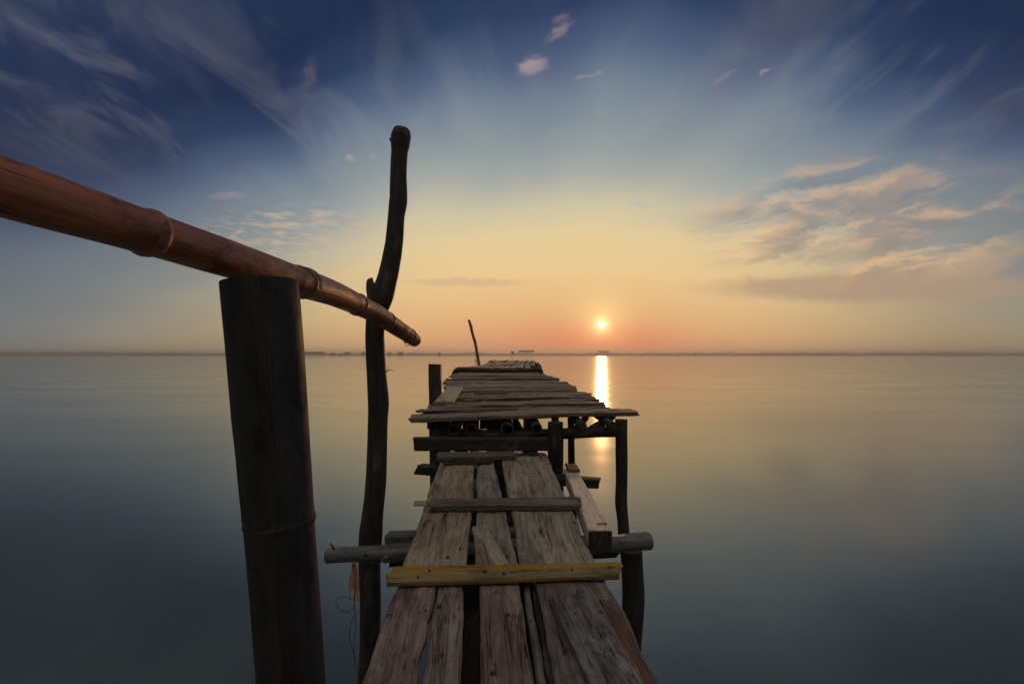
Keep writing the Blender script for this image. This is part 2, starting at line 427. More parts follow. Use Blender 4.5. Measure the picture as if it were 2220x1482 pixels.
def tube(name, parent, P, R, mat, ring=14, per=6, rough=0.0, freq=6.0, seed=None, round0=False, round1=False, hollow0=False, radf=None, lump=0.0, label=None, smoothpath=True, origin=None):
    """P: points, R: radii at points; an uneven round log/pole/bamboo/cord."""
    s = random.uniform(0, 500) if seed is None else seed
    if smoothpath:
        pts = catmull(P, per); rr = []
        for i in range(len(R) - 1):
            for j in range(per):
                t_ = j / per; t_ = t_ * t_ * (3 - 2 * t_); rr.append(R[i] + (R[i + 1] - R[i]) * t_)
        rr.append(R[-1])
    else:
        pts = [Vector(p) for p in P]; rr = list(R)
    def ext(end):
        nonlocal pts, rr
        if end == 0:
            dirn = (pts[0] - pts[1]).normalized(); p, r = pts[0], rr[0]
            add_p = [p + dirn * r * h for h in (0.42, 0.33, 0.18)]; add_r = [r * q for q in (0.45, 0.78, 0.94)]
            pts = add_p + pts; rr = add_r + rr
        else:
            dirn = (pts[-1] - pts[-2]).normalized(); p, r = pts[-1], rr[-1]
            pts = pts + [p + dirn * r * h for h in (0.18, 0.33, 0.42)]; rr = rr + [r * q for q in (0.94, 0.78, 0.45)]
    if round0: ext(0)
    if round1: ext(1)
    N = len(pts)
    T = [(pts[min(i + 1, N - 1)] - pts[max(i - 1, 0)]).normalized() for i in range(N)]
    ref = Vector((0, 1, 0)) if abs(T[0].z) > 0.7 else Vector((0, 0, 1))
    rings, gr = [], []; x = 0.0
    for i in range(N):
        if i: x += (pts[i] - pts[i - 1]).length
        sd = T[i].cross(ref).normalized(); upv = sd.cross(T[i]).normalized()
        rad = rr[i] * (radf(x) if radf else 1.0)
        ringv = []
        for j in range(ring):
            a = 2 * PI * j / ring
            ca_, sa_ = math.cos(a), math.sin(a)
            rj = rad * (1 + rough * nz(ca_ * 1.3 + s, sa_ * 1.3, x * freq) + lump * nz(s, 4.4, x * freq * 0.5))
            ringv.append(pts[i] + sd * (ca_ * rj) + upv * (sa_ * rj)); gr.append((x, ca_ * rj, sa_ * rj))
        rings.append(ringv)
    if hollow0:
        c0 = pts[0]; dirn = T[0]
        inner0 = [c0 + (p - c0) * 0.74 for p in rings[0]]
        inner1 = [p + dirn * 0.16 for p in inner0]
        rings = [inner1, inner0] + rings
        gi = gr[:ring]
        gr = [(0.16, q[1] * 0.74, q[2] * 0.74) for q in gi] + [(0, q[1] * 0.74, q[2] * 0.74) for q in gi] + gr
    V, Fc, flat = rings_to_mesh(rings)
    o = mesh(name, V, Fc, mat, parent, origin if origin is not None else pts[0], gr, True, flat)
    try: o.data.set_sharp_from_angle(angle=math.radians(55))
    except Exception: pass
    if label: o['label'] = label
    return o

def at(px, py, Y): return Vector(((px - 1110) / F * Y, Y, E + (769 - py) / F * Y))
WA, WS = 0.97, 0.078          # the walkway climbs gently: z = E - WA + WS*y
DA, DS = 0.555, 0.028         # and so does the platform deck
def wk(px, py, off=0.0):
    Y = (WA - off) / ((py - 769) / F + WS); return Vector(((px - 1110) / F * Y, Y, E - WA + WS * Y + off))
def dk(px, py, off=0.0):
    Y = (DA - off) / ((py - 769) / F + DS); return Vector(((px - 1110) / F * Y, Y, E - DA + DS * Y + off))
def wz(Y, off=0.0): return E - WA + WS * Y + off
def dzz(Y, off=0.0): return E - DA + DS * Y + off
WUP = (0, -WS, 1); DUP = (0, -DS, 1)

# ------------------------------------------------------------------ setting: sea, shore, haze
WR = 1500.0
xs = [-WR, -300, -60, -12, 12, 60, 300, WR]; ys = [-60, -4, 12, 60, 300, WR]
V = [(x, y, 0) for y in ys for x in xs]; nx = len(xs)
Fc = [(j * nx + i, j * nx + i + 1, (j + 1) * nx + i + 1, (j + 1) * nx + i) for j in range(len(ys) - 1) for i in range(nx - 1)]
tag(mesh('water', V, Fc, M['water'], None, (0, 0, 0)), 'calm milky grey green sea reflecting the sunset', kind='structure')

V, Fc = [], []
NS = 260
for i in range(NS + 1):
    f = i / NS; ang = math.radians(-64 + 128 * f)
    R = 880 / max(math.cos(ang), 0.62) * 1.0
    R = min(R, 1330) + 20 * nz(f * 9, 0, 0)
    X, Y = math.sin(ang) * R, math.cos(ang) * R
    h = E + R * 0.0038 + R * 0.0020 * nz(f * 40, 1, 0) + R * 0.0012 * nz(f * 130, 2, 0)
    dxn, dyn = math.sin(ang), math.cos(ang)
    V += [(X - dxn * 10, Y - dyn * 10, -0.3), (X - dxn * 5, Y - dyn * 5, h * 0.55), (X, Y, h), (X + dxn * 40, Y + dyn * 40, h * 1.02), (X + dxn * 70, Y + dyn * 70, -0.3)]
    if i:
        a = (i - 1) * 5; b_ = i * 5
        for q in range(4): Fc.append((a + q, b_ + q, b_ + q + 1, a + q + 1))
tag(mesh('far_shore', V, Fc, M['shore'], None, (0, 880, 0)), 'low hazy strip of land along the horizon', kind='structure')

HB = 1540.0
V = [(x, y, zz) for zz in (-1.0, 12.5) for (x, y) in ((-HB, -80), (HB, -80), (HB, HB), (-HB, HB))]
Fc = [(0, 3, 2, 1), (4, 5, 6, 7), (0, 1, 5, 4), (1, 2, 6, 5), (2, 3, 7, 6), (3, 0, 4, 7)]
hz = mesh('haze', V, Fc, M['haze'], None, (0, 0, 0), None, False)
tag(hz, 'thin evening haze over the sea', kind='stuff')

# ------------------------------------------------------------------ far huts, nets and barges on the horizon
def box_mesh(name, parent, c, s, mat):
    x, y, zz = c; a, b_, h = s[0] / 2, s[1] / 2, s[2] / 2
    V = [(x + i * a, y + j * b_, zz + q * h) for q in (-1, 1) for j in (-1, 1) for i in (-1, 1)]
    Fc = [(0, 2, 3, 1), (4, 5, 7, 6), (0, 1, 5, 4), (1, 3, 7, 5), (3, 2, 6, 7), (2, 0, 4, 6)]
    return mesh(name, V, Fc, mat, parent, c, None, False)

def stilt_roof(name, px0, px1, py0, py1, Y, label, cat, group=None, nleg=5):
    """long low roofed platform on thin stilts, far out on the water"""
    a = at(px0, py0, Y); c = at(px1, py1, Y)
    root = thing(name, ((a.x + c.x) / 2, Y, 0), label, cat, group)
    top, bot = a.z, c.z; x0, x1 = a.x, c.x; dpt = 5.0
    V = [(x0, Y - dpt, bot), (x1, Y - dpt, bot), (x1, Y + dpt, bot), (x0, Y + dpt, bot),
         (x0 + 0.6, Y - dpt * .4, top), (x1 - 0.6, Y - dpt * .4, top), (x1 - 0.6, Y + dpt * .4, top), (x0 + 0.6, Y + dpt * .4, top)]
    Fc = [(0, 3, 2, 1), (4, 5, 6, 7), (0, 1, 5, 4), (1, 2, 6, 5), (2, 3, 7, 6), (3, 0, 4, 7)]
    mesh('roof', V, Fc, M['thatch'], root, (x0, Y, bot), None, False)
    for i in range(nleg):
        xx = x0 + (x1 - x0) * (i + 0.15) / (nleg - 0.7)
        for sgn in (-1, 1):
            tube('stilt', root, [(xx, Y + sgn * 3, -0.5), (xx + 0.05, Y + sgn * 3, bot + 0.1)], [0.09, 0.08], M['hull'], 6, 1)
    return root

def fishing_hut(px, w_px, h_px, Y, label, group):
    w_ = w_px / F * Y; top = E + h_px / F * Y
    x = (px - 1110) / F * Y
    root = thing('stilt_hut', (x, Y, 0), label, 'hut', group)
    fl_ = max(1.2, top * 0.42); wl = top * 0.72
    box_mesh('floor', root, (x, Y, fl_), (w_ * 1.15, 3.4, 0.25), M['hull'])
    box_mesh('wall', root, (x + w_ * 0.08, Y, (fl_ + wl) / 2 + 0.12), (w_ * 0.75, 2.6, wl - fl_), M['hull'])
    V = [(x - w_ * .55, Y - 2, wl + .2), (x + w_ * .6, Y - 2, wl + .2), (x + w_ * .6, Y + 2, wl + .2), (x - w_ * .55, Y + 2, wl + .2), (x - w_ * .5, Y, top), (x + w_ * .55, Y, top)]
    mesh('roof', V, [(0, 3, 2, 1), (0, 1, 5, 4), (2, 3, 4, 5), (1, 2, 5), (3, 0, 4)], M['thatch'], root, (x, Y, wl), None, False)
    for i in (-1, 0, 1):
        for sgn in (-1, 1):
            tube('stilt', root, [(x + i * w_ * .5, Y + sgn * 1.4, -0.5), (x + i * w_ * .48, Y + sgn * 1.4, fl_)], [0.10, 0.09], M['hull'], 6, 1)
    return root

stilt_roof('long_stilt_shed', 1124, 1158, 759.0, 763.0, 520, 'long low dark shed on stilts on the horizon behind the jetty end', 'shed')
stilt_roof('long_stilt_shed', 1297, 1319, 760.5, 763.2, 560, 'short dark stilt shed on the horizon right under the sun', 'shed', None, 4)
stilt_roof('long_stilt_shed', 640, 701, 762.6, 766.4, 420, 'long thin dark stilt roof on the horizon beside the thick bamboo post', 'shed', None, 8)
G = 'tiny stilt huts along the horizon'
fishing_hut(1111, 7, 8, 460, 'tiny peaked hut just beside the long dark shed on the horizon', G)
fishing_hut(952, 5, 5, 460, 'tiny lone stilt hut on the horizon between crooked pole and thin leaning pole', G)
fishing_hut(721, 9, 4, 460, 'dark small stilt hut on the water nearest the thick bamboo post', G)
fishing_hut(738, 7, 2, 460, 'lowest dark stilt hut beside the crooked pole', G)
fishing_hut(752, 12, 6, 560, 'pale hazy stilt hut left of the crooked pole', G)
fishing_hut(788, 4, 7, 460, 'narrow dark stilt hut touching the crooked pole', G)
fishing_hut(845, 7, 5, 560, 'pale small stilt hut right of the crooked pole', G)
fishing_hut(868, 11, 6, 460, 'wider dark stilt hut below the bamboo rail end', G)
fishing_hut(1507, 5, 4, 560, 'tiny lone stilt hut on the horizon beyond the sun', G)

# ------------------------------------------------------------------ the walkway
walk = thing('plank_walkway', (0, 1.2, 0), 'narrow walkway of weathered loose planks leading up to the platform', 'walkway')
def wedge(p0, p1, Y): # x on the line through two walkway points, at distance Y
    t_ = (Y - p0.y) / (p1.y - p0.y); return p0.x + (p1.x - p0.x) * t_
def wplank(name, L0, L1, R0, R1, Y0, Y1, th, mat, off=0.0, **kw):
    l0, l1, r0, r1 = (wk(*p, off) for p in (L0, L1, R0, R1))
    xa, xb, xc, xd = wedge(l0, l1, Y0), wedge(l0, l1, Y1), wedge(r0, r1, Y0), wedge(r0, r1, Y1)
    A = Vector(((xa + xc) / 2, Y0, wz(Y0, off))); B = Vector(((xb + xd) / 2, Y1, wz(Y1, off)))
    kw['n'] = max(kw.get('n', 14), int((Y1 - Y0) / 0.011)); kw.setdefault('mt', 30); kw.setdefault('relief', 0.0030)
    return plank(name, walk, A, B, xc - xa, xd - xb, th, mat, WUP, **kw)
YC = 1.775
def gaus(x, c, s): return math.exp(-((x - c) / s) ** 2)
# near set, in front of the yellow cleat
wplank('plank', (784, 1482), (856, 1270), (903, 1482), (946, 1270), 0.62, YC - 0.01, 0.034, M['walk_red'], n=40, edge=0.006, top=0.003,
       edgef=lambda t_: (0.012 * gaus(t_, .93, .05), -0.010 * gaus(t_, .62, .05) - 0.008 * gaus(t_, .76, .03)))
wplank('plank', (907, 1482), (950, 1270), (998, 1482), (1006, 1270), 0.62, YC - 0.006, 0.034, M['walk_red'], -0.003, n=40, edge=0.006, top=0.003,
       edgef=lambda t_: (0.012 * gaus(t_, .6, .06), 0))
wplank('plank', (1042, 1482), (1040, 1270), (1159, 1482), (1127, 1270), 0.62, YC - 0.01, 0.034, M['walk_red'], -0.001, n=30)
wplank('plank', (1164, 1482), (1136, 1270), (1184, 1482), (1149, 1270), 0.7, YC - 0.02, 0.03, M['cleat'], -0.024, n=24, edge=0.005, label='thin splintered strip sunk in the gap')
wplank('plank', (1209, 1482), (1164, 1270), (1436, 1482), (1316, 1262), 0.62, YC - 0.008, 0.036, M['walk_red'], 0.0, n=40, edge=0.009,
       edgef=lambda t_: (0, 0.010 * gaus(t_, .8, .06) - 0.014 * gaus(t_, .62, .07)))
wplank('plank', (1287, 1482), (1200, 1309), (1403, 1482), (1299, 1303), 0.62, 1.575, 0.034, M['rough'], 0.035, n=46, edge=0.008, top=0.009, jag=0.03, bow=0.002, relief=0.0055, mt=40, label='rough flaking offcut plank lying skewed on top')
wplank('plank', (1378, 1482), (1290, 1303), (1421, 1482), (1338, 1303), 0.62, 1.583, 0.008, M['rustwood'], 0.009, n=20, edge=0.003, jag=0.004, label='thin dull red strip beside the rough offcut')
wplank('plank', (1188, 1482), (1152, 1270), (1206, 1482), (1162, 1270), 0.7, YC - 0.03, 0.03, M['beam'], -0.03, n=24, edge=0.005)
# far set, between the yellow cleat and the platform
wplank('plank', (876, 1217), (955, 997), (1012, 1217), (1029, 997), YC, 3.32, 0.028, M['walk'], 0.0, n=40, edge=0.007, top=0.003,
       edgef=lambda t_: (0.006 * gaus(t_, .3, .06) - 0.006 * gaus(t_, .55, .08), 0.005 * gaus(t_, .4, .1)))
wplank('plank', (1031, 1217), (1035, 997), (1123, 1217), (1069, 997), YC, 3.30, 0.028, M['walk'], -0.002, n=34, edge=0.006, top=0.003)
wplank('plank', (1127, 1217), (1089, 997), (1290, 1217), (1191, 997), YC, 3.33, 0.030, M['walk'], 0.001, n=40, edge=0.007, top=0.003,
       edgef=lambda t_: (0.006 * gaus(t_, .35, .08), 0.008 * gaus(t_, .28, .06) - 0.010 * gaus(t_, .15, .05)))
wplank('plank', (1033, 1217), (1024, 1143), (1102, 1217), (1056, 1143), YC, 2.14, 0.014, M['walk'], 0.014, n=16, edge=0.003, jag=0.006, label='thin patch board covering a gap')
# cleats across
def cross(name, pts, off, th, mat, **kw):
    """pts: back-left, back-right, front-left, front-right pixels of the top face"""
    bl, br, fl_, fr = (wk(*p, off) for p in pts)
    A = (bl + fl_) / 2; B = (br + fr) / 2
    kw['n'] = max(kw.get('n', 14), int((B - A).length / 0.012)); kw.setdefault('mt', 12); kw.setdefault('relief', 0.0018)
    return plank(name, walk, A, B, (bl - fl_).length, (br - fr).length, th, mat, WUP, **kw)
cross('cleat', ((858, 1226), (1343, 1215), (848, 1241), (1345, 1226)), 0.030, 0.022, M['yellow'], n=30, edge=0.004, jag=0.016, label='yellow painted board nailed across, upper half of its split')
cross('cleat', ((850, 1241.5), (1330, 1226.8), (831, 1261), (1353, 1243)), 0.029, 0.024, M['yellow'], n=30, edge=0.004, jag=0.012, cut=(0.30, -0.2), label='yellow painted board nailed across, lower half of its split')
cross('cleat', ((930, 1078), (1250, 1076), (936, 1094), (1252, 1091)), 0.040, 0.038, M['cleat'], n=36, edge=0.008, top=0.004, jag=0.05, label='dark worn bar nailed across')
cross('cleat', ((900, 1084), (990, 1082), (897, 1092), (990, 1091)), 0.012, 0.014, M['grey'], n=10, edge=0.006, jag=0.03, label='pale splinter sticking out under the dark bar')
cross('cleat', ((952, 978), (1116, 977), (946, 990), (1116, 986)), 0.040, 0.036, M['cleat'], n=24, edge=0.008, jag=0.03, label='dark bar across the far end')
cross('cleat', ((960, 1000), (1068, 997), (960, 1004), (1068, 1001)), 0.014, 0.013, M['beam'], n=16, edge=0.006, jag=0.03)
# nails in the boards
def nail(px, py, off, r=0.006):
    p = wk(px, py, off)
    V, Fc = [], []
    for q in range(8):
        a = 2 * PI * q / 8; V.append((p.x + r * math.cos(a), p.y + r * math.sin(a), p.z - 0.002))
    for q in range(8):
        a = 2 * PI * q / 8; V.append((p.x + r * .8 * math.cos(a), p.y + r * .8 * math.sin(a), p.z + 0.002))
    Fc = [(q, (q + 1) % 8, 8 + (q + 1) % 8, 8 + q) for q in range(8)] + [tuple(range(8, 16))]
    mesh('nail', V, Fc, M['nail'], walk, tuple(p), None, True)
for px, py, off, r in ((1051, 1237, .031, .009), (1092, 1242, .030, .006), (931, 1236, .031, .006), (906, 1250, .030, .005), (1240, 1233, .031, .005), (1322, 1228, .031, .008),
                       (952, 1313, .002, .009), (923, 1323, .002, .005), (1101, 1331, .001, .008), (1075, 1283, .001, .005), (1068, 1456, .001, .008), (1226, 1407, .002, .006), (1247, 1329, .03, .006),
                       (971, 1207, .002, .008), (998, 1187, .002, .006), (1170, 1050, .003, .006), (1055, 1055, .0, .007), (1190, 1005, .003, .007), (1010, 1033, .002, .006), (965, 1115, .002, .006), (1160, 1160, .003, .005)):
    nail(px, py, off, r)
# undersides: bearers and stringers
for xa_, xb_, w_ in ((-.125, -.19, .10), (.075, .0, .10)):
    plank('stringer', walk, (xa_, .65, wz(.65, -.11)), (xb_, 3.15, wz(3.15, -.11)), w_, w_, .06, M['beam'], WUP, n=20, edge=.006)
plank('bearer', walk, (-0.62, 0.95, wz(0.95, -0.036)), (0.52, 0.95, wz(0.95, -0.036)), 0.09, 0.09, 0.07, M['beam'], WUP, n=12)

# ------------------------------------------------------------------ cross log and its bearers under the walkway
lg = thing('cross_log', (0, 2.1, 0), 'grey round log lying crosswise under the walkway, both ends showing', 'log')
tube('log', lg, [(-0.835, 2.10, E - .912), (-0.5, 2.10, E - .899), (0.0, 2.105, E - .882), (0.40, 2.10, E - .862), (0.622, 2.10, E - .847)], [.034, .036, .037, .038, .039], M['log'], 20, 9, 0.24, 7, 3.0, True, True)
tube('knot', lg, [(-0.655, 2.058, E - .895), (-0.655, 2.068, E - .895)], [0.007, 0.010], M['nail'], 8, 1)
for kx, ky, kz, kr in ((-.74, 2.085, E - .885, .014), (-.56, 2.07, E - .905, .016), (.50, 2.075, E - .838, .015), (.585, 2.09, E - .818, .012)):
    tube('knot', lg, [(kx - .012, ky + .015, kz - .012), (kx, ky, kz), (kx + .006, ky - .008, kz + .006)], [kr * 1.5, kr, kr * .3], M['log'], 9, 3, .3, 30)
tube('spike', lg, [(-0.805, 2.09, E - .885), (-0.812, 2.085, E - .862), (-0.822, 2.08, E - .853)], [.004, .004, .003], M['nail'], 6, 2)
plank('bearer', walk, (-0.575, 2.175, E - .925), (0.50, 2.175, E - .880), 0.06, 0.06, 0.065, M['beam'], (0, 0, 1), n=16, edge=0.008, jag=0.03)
plank('bearer', walk, (-0.605, 2.245, E - .868), (0.30, 2.24, E - .836), 0.08, 0.08, 0.055, M['cleat'], (0, 0, 1), n=18, edge=0.008, jag=0.02)

# slanting lower beam under the far end of the walkway
plank('bearer', walk, at(909, 1006, 3.2), at(1300, 1037, 3.2), 0.08, 0.08, 0.062, M['beam'], (0, 0, 1), n=20, edge=0.008, jag=0.04)

# squared grey timber along the right side
tb = thing('squared_timber', (0.37, 2.0, E - .85), 'pale squared timber lying lengthwise beside the walkway on the cross log', 'timber')
plank('beam', tb, (0.381, 2.0, E - .760), (0.418, 3.30, E - .812), 0.102, 0.090, 0.080, M['grey'], n=26, edge=0.005, jag=0.006, top=0.002)
plank('end_block', tb, (0.425, 3.17, E - .787), (0.425, 3.33, E - .785), 0.085, 0.08, 0.02, M['rustwood'], n=8, edge=0.008, jag=0.02, label='rust red scrap wrapped over the far end')
V = [(0.405 + a, 2.085 + b_, E - .7635) for a, b_ in ((-.022, -.012), (.022, -.010), (.024, .008), (-.018, .002))]
mesh('notch_plate', [tuple(Vector(v) + Vector((0, 0, q))) for q in (0.0, 0.004) for v in V], [(4, 5, 6, 7), (0, 1, 5, 4), (1, 2, 6, 5), (2, 3, 7, 6), (3, 0, 4, 7)], M['nail'], tb, (0.405, 2.085, E - .76), None, False)

plank('end_shade_cap', tb, (0.381, 1.986, E - .7615), (0.381, 1.986, E - .8385), .101, .101, .012, M['beam'], (0, -1, 0), n=6, edge=.001, jag=.002, top=.0005, label='dark cap on the timber end, shade put into its colour')  # added plate: the shade on the near end is put into its dark colour
# ------------------------------------------------------------------ thick post carrying the log on the right
rp = thing('support_post', (0.55, 2.14, 0), 'short thick dark post under the right end of the cross log', 'post')
tube('trunk', rp, [(0.525, 2.15, -0.6), (0.53, 2.15, 0.3), at(1366, 1400, 2.15), at(1372, 1300, 2.15), at(1370, 1240, 2.15), at(1369, 1191, 2.15)], [.055, .052, .047, .050, .049, .049], M['pole'], 16, 6, 0.10, 3)

# ------------------------------------------------------------------ tall crooked pole
TY = 2.25
cp = thing('crooked_pole', (-0.71, TY, 0), 'tall crooked dark tree trunk pole with a broken branch stub', 'pole')
prof = [(286, 870, 20), (297, 869, 22.5), (312, 868, 21), (335, 866, 18), (380, 864, 17), (425, 864, 18), (440, 863, 18.5), (470, 859, 17.2), (520, 855, 18), (560, 849, 19.5),
        (600, 841, 21), (640, 829, 24), (680, 816.5, 21.7), (720, 812.5, 20.5), (760, 813.5, 20.5), (800, 815.5, 20.5), (868, 820, 22.5), (915, 818, 21),
        (1000, 816.5, 21.5), (1060, 813.5, 22.5), (1120, 806.5, 23.5), (1160, 803, 25), (1220, 801.5, 23.5), (1300, 802.5, 22.5), (1400, 801, 21.5), (1482, 798, 21), (1700, 795, 22), (1850, 793, 22)]
tube('trunk', cp, [at(x, y, TY) for y, x, r in prof], [r / F * TY for y, x, r in prof], M['pole'], 20, 5, 0.10, 4, 7.0, True, False, lump=0.05)
tube('branch_stub', cp, [at(818, 700, TY), at(812, 660, TY), at(806, 632, TY), at(803, 612, TY), at(807, 602, TY)], [.032, .036, .026, .019, .004], M['pole'], 12, 5, 0.18, 9, 9.0)
tube('knot', cp, [at(858, 304, TY), at(849, 303, TY), at(845, 301, TY)], [.020, .012, .005], M['pole'], 10, 3, 0.2, 9)
for a in ((at(836, 806, TY), at(846, 802, TY - .01), at(856, 804, TY - .02)), (at(836, 808, TY), at(841, 800, TY - .02), at(843, 795, TY - .02)), (at(838, 876, TY), at(842, 872, TY), at(843, 878, TY - .01))):
    tube('twig', cp, a, [.0022, .0016, .0008], M['twig'], 5, 3)

# ------------------------------------------------------------------ bamboo handrail
hr = thing('bamboo_handrail', (-0.6, 1.6, E), 'brown bamboo pole handrail sloping past the crooked pole', 'handrail')
rp_ = [(Vector((-0.70, 0.42, E + .225)), .039), (Vector((-0.685, 0.75, E + .228)), .041), (at(512, 566, 1.10), .0435), (at(585, 590, 1.24), .0442), (at(655, 613, 1.40), .0445), (at(720, 635, 1.62), .0435), (at(775, 660, 1.86), .043),
       (at(812, 678, 2.02), .042), (at(837, 694, 2.14), .041), (at(866, 714, 2.30), .040), (at(886, 727, 2.42), .0385), (at(899, 737, 2.51), .0365)]
nodes = []
culm = tube('culm', hr, [p for p, r in rp_], [r for p, r in rp_], M['rail'], 24, 10, 0.03, 4, 5.0, False, True)
def node_ring(parent, p, d, r, mat, wid=0.012, thick=1.07):
    p = Vector(p); d = Vector(d).normalized()
    return tube('node_ring', parent, [p - d * wid, p - d * wid * .45, p, p + d * wid * .4, p + d * wid], [r * .985, r * (thick - .02), r * thick, r * (thick - .03), r * .985], mat, 24, 2, 0.03, 9)
for a, b_, f, r in ((4, 5, .02, .0445), (6, 7, .0, .043), (8, 9, .05, .041), (10, 11, .1, .038), (2, 1, .7, .0418)):
    pa, pb = rp_[a][0], rp_[b_][0]; node_ring(hr, pa + (pb - pa) * f, (pb - pa), r, M['rail'], 0.014, 1.10)
tube('split_sheath', hr, [at(640, 605, 1.37), at(662, 613, 1.425), at(667, 616, 1.44)], [.0455, .0475, .0462], M['node'], 20, 3, 0.10, 12, label='dark torn sheath at the joint')
tube('tie_wire', hr, [at(876, 738, 2.37), at(880, 748, 2.37), at(886, 749, 2.38), at(889, 744, 2.40)], [.002] * 4, M['wire'], 5, 4)

# ------------------------------------------------------------------ thick bamboo post
PY = 1.05
bp_ = thing('bamboo_post', (-0.42, PY, 0), 'thick dark bamboo post close by carrying the handrail', 'post')
pf = [(612, 564, 76), (640, 566.5, 76), (760, 577, 75.5), (880, 586, 74.5), (1000, 596, 72), (1100, 604, 70.5), (1128, 607, 70), (1150, 608, 69), (1300, 620, 68), (1482, 633, 67), (1800, 660, 67), (2300, 700, 68), (2800, 736, 68)]
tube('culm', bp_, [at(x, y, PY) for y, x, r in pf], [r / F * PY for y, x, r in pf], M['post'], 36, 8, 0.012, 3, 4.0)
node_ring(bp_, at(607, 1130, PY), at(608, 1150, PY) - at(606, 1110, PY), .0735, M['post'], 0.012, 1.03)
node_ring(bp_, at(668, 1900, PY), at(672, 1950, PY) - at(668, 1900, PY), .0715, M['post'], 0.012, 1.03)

# ------------------------------------------------------------------ twine hanging from the log
tw = thing('hanging_twine', (-0.72, 2.06, E - .95), 'frayed orange twine and red cord hanging from the cross log', 'twine')
tube('cord', tw, [at(769, 1214, 2.06), at(767, 1235, 2.05), at(769, 1270, 2.05), at(768, 1310, 2.05), at(771, 1350, 2.05), at(767, 1400, 2.05), at(769, 1452, 2.05)], [.003, .003, .003, .0025, .002, .002, .0015], M['redcord'], 6, 5)
for q in range(16):
    x0 = 768 + random.uniform(-4, 4); y0 = 1226 + random.uniform(-4, 20); x1 = x0 + random.uniform(-10, 10); y1 = y0 + random.uniform(35, 72)
    tube('strand', tw, [at(x0, y0, 2.05), at((x0 + x1) / 2 + random.uniform(-6, 6), (y0 + y1) / 2, 2.045 + random.uniform(-.01, .01)), at(x1, y1, 2.045)], [.0022, .002, .0012], M['orange'], 5, 4)
tube('loop', tw, [at(771, 1310, 2.05), at(757, 1326, 2.04), at(737, 1320, 2.03), at(728, 1308, 2.03), at(735, 1297, 2.03), at(752, 1294, 2.04), at(768, 1300, 2.05)], [.0013] * 7, M['wire'], 5, 5)
tube('loop', tw, [at(769, 1330, 2.05), at(762, 1350, 2.05), at(757, 1380, 2.05), at(764, 1408, 2.05), at(772, 1440, 2.05), at(778, 1470, 2.06)], [.0013] * 6, M['wire'], 5, 5)
tube('knot', tw, [at(768, 1216, 2.055), at(767, 1224, 2.05), at(769, 1231, 2.05)], [.007, .010, .006], M['redcord'], 8, 3, 0.3, 40)

# ------------------------------------------------------------------ main platform
pl = thing('jetty_platform', (0.05, 5.9, 0), 'raised jetty platform of uneven dark crosswise planks on posts', 'platform')
LX = [(3.3, -.745), (3.65, -.75), (3.9, -.74), (4.2, -.70), (5.0, -.725), (5.5, -.78), (6.0, -.88), (7.0, -.96), (8.7, -1.03)]
RX = [(3.5, 1.0), (3.80, .99), (3.86, .88), (3.95, .86), (4.3, .86), (4.7, .83), (5.4, .77), (6.6, .70), (7.5, .64), (8.3, .52), (8.8, .46)]
def lerp(T_, v):
    if v <= T_[0][0]: return T_[0][1]
    for (a, b_), (c, d) in zip(T_, T_[1:]):
        if v <= c: return b_ + (d - b_) * (v - a) / (c - a)
    return T_[-1][1]
random.seed(5)
Yl = 3.315; idx = 0
while Yl < 8.42:
    wd = 0.19 if idx == 0 else random.uniform(0.115, 0.215)
    fr = max(0.0, min(1.0, (6.8 - Yl) / 3.4))
    yaw = 0.19 * fr + random.uniform(-0.010, 0.010)
    Yc = Yl + wd / 2
    xl = lerp(LX, Yc) + (0 if idx == 0 else random.uniform(-.05, .05))
    Yr = Yc + yaw * 1.65
    xr = lerp(RX, Yr) + (0 if idx == 0 else random.uniform(-.05, .06))
    if 4.7 < Yc < 5.15: xl = max(xl, -.742)
    oz = random.uniform(-0.016, 0.010); oz2 = oz + random.uniform(-0.014, 0.014)
    if idx == 0: oz = oz2 = 0.004
    Yr2 = min(Yr, 8.52)
    plank('plank', pl, (xl, Yc, dzz(Yc, oz)), (xr, Yr2, dzz(Yr2, oz2)), wd * .99, wd * random.uniform(.80, .98), 0.034 if idx == 0 else random.uniform(.026, .034), M['deck'], DUP,
          n=40, edge=0.017, top=0.006, jag=0.04, bow=random.uniform(-.010, .014), mt=9, relief=0.0035)
    Yl += wd + random.uniform(0.002, 0.016); idx += 1
# splintered strips lying on the planks
for (x0, y0, x1, y1, w_, off) in ((905, 889, 1120, 884, .05, .014), (1005, 866, 1160, 860, .045, .012), (1030, 851, 1100, 850, .05, .010), (970, 829, 1090, 828, .06, .012), (1140, 838, 1245, 842, .06, .012), (1000, 818, 1120, 819, .06, .012)):
    plank('batten', pl, dk(x0, y0, off), dk(x1, y1, off), w_, w_ * .6, 0.016, M['deck'], DUP, n=14, edge=0.010, jag=0.05, bow=.004)
# stringers below
for sx, r, z0, hol in ((-.43, .047, -.552, True), (-.30, .045, -.552, True), (-.035, .050, -.554, True), (.185, .040, -.546, True), (.52, .033, -.534, False), (.74, .032, -.532, False)):
    ye = 8.45
    tube('stringer', pl, [(sx, 3.40, E + z0 + (0 if hol else 0.01)), (sx - .10, 5.9, dzz(5.9, -.034 - r)), (sx - .24, ye, dzz(ye, -.034 - r))], [r, r, r], M['stringer'], 14, 5, 0.04, 3, None, False, False, hol)
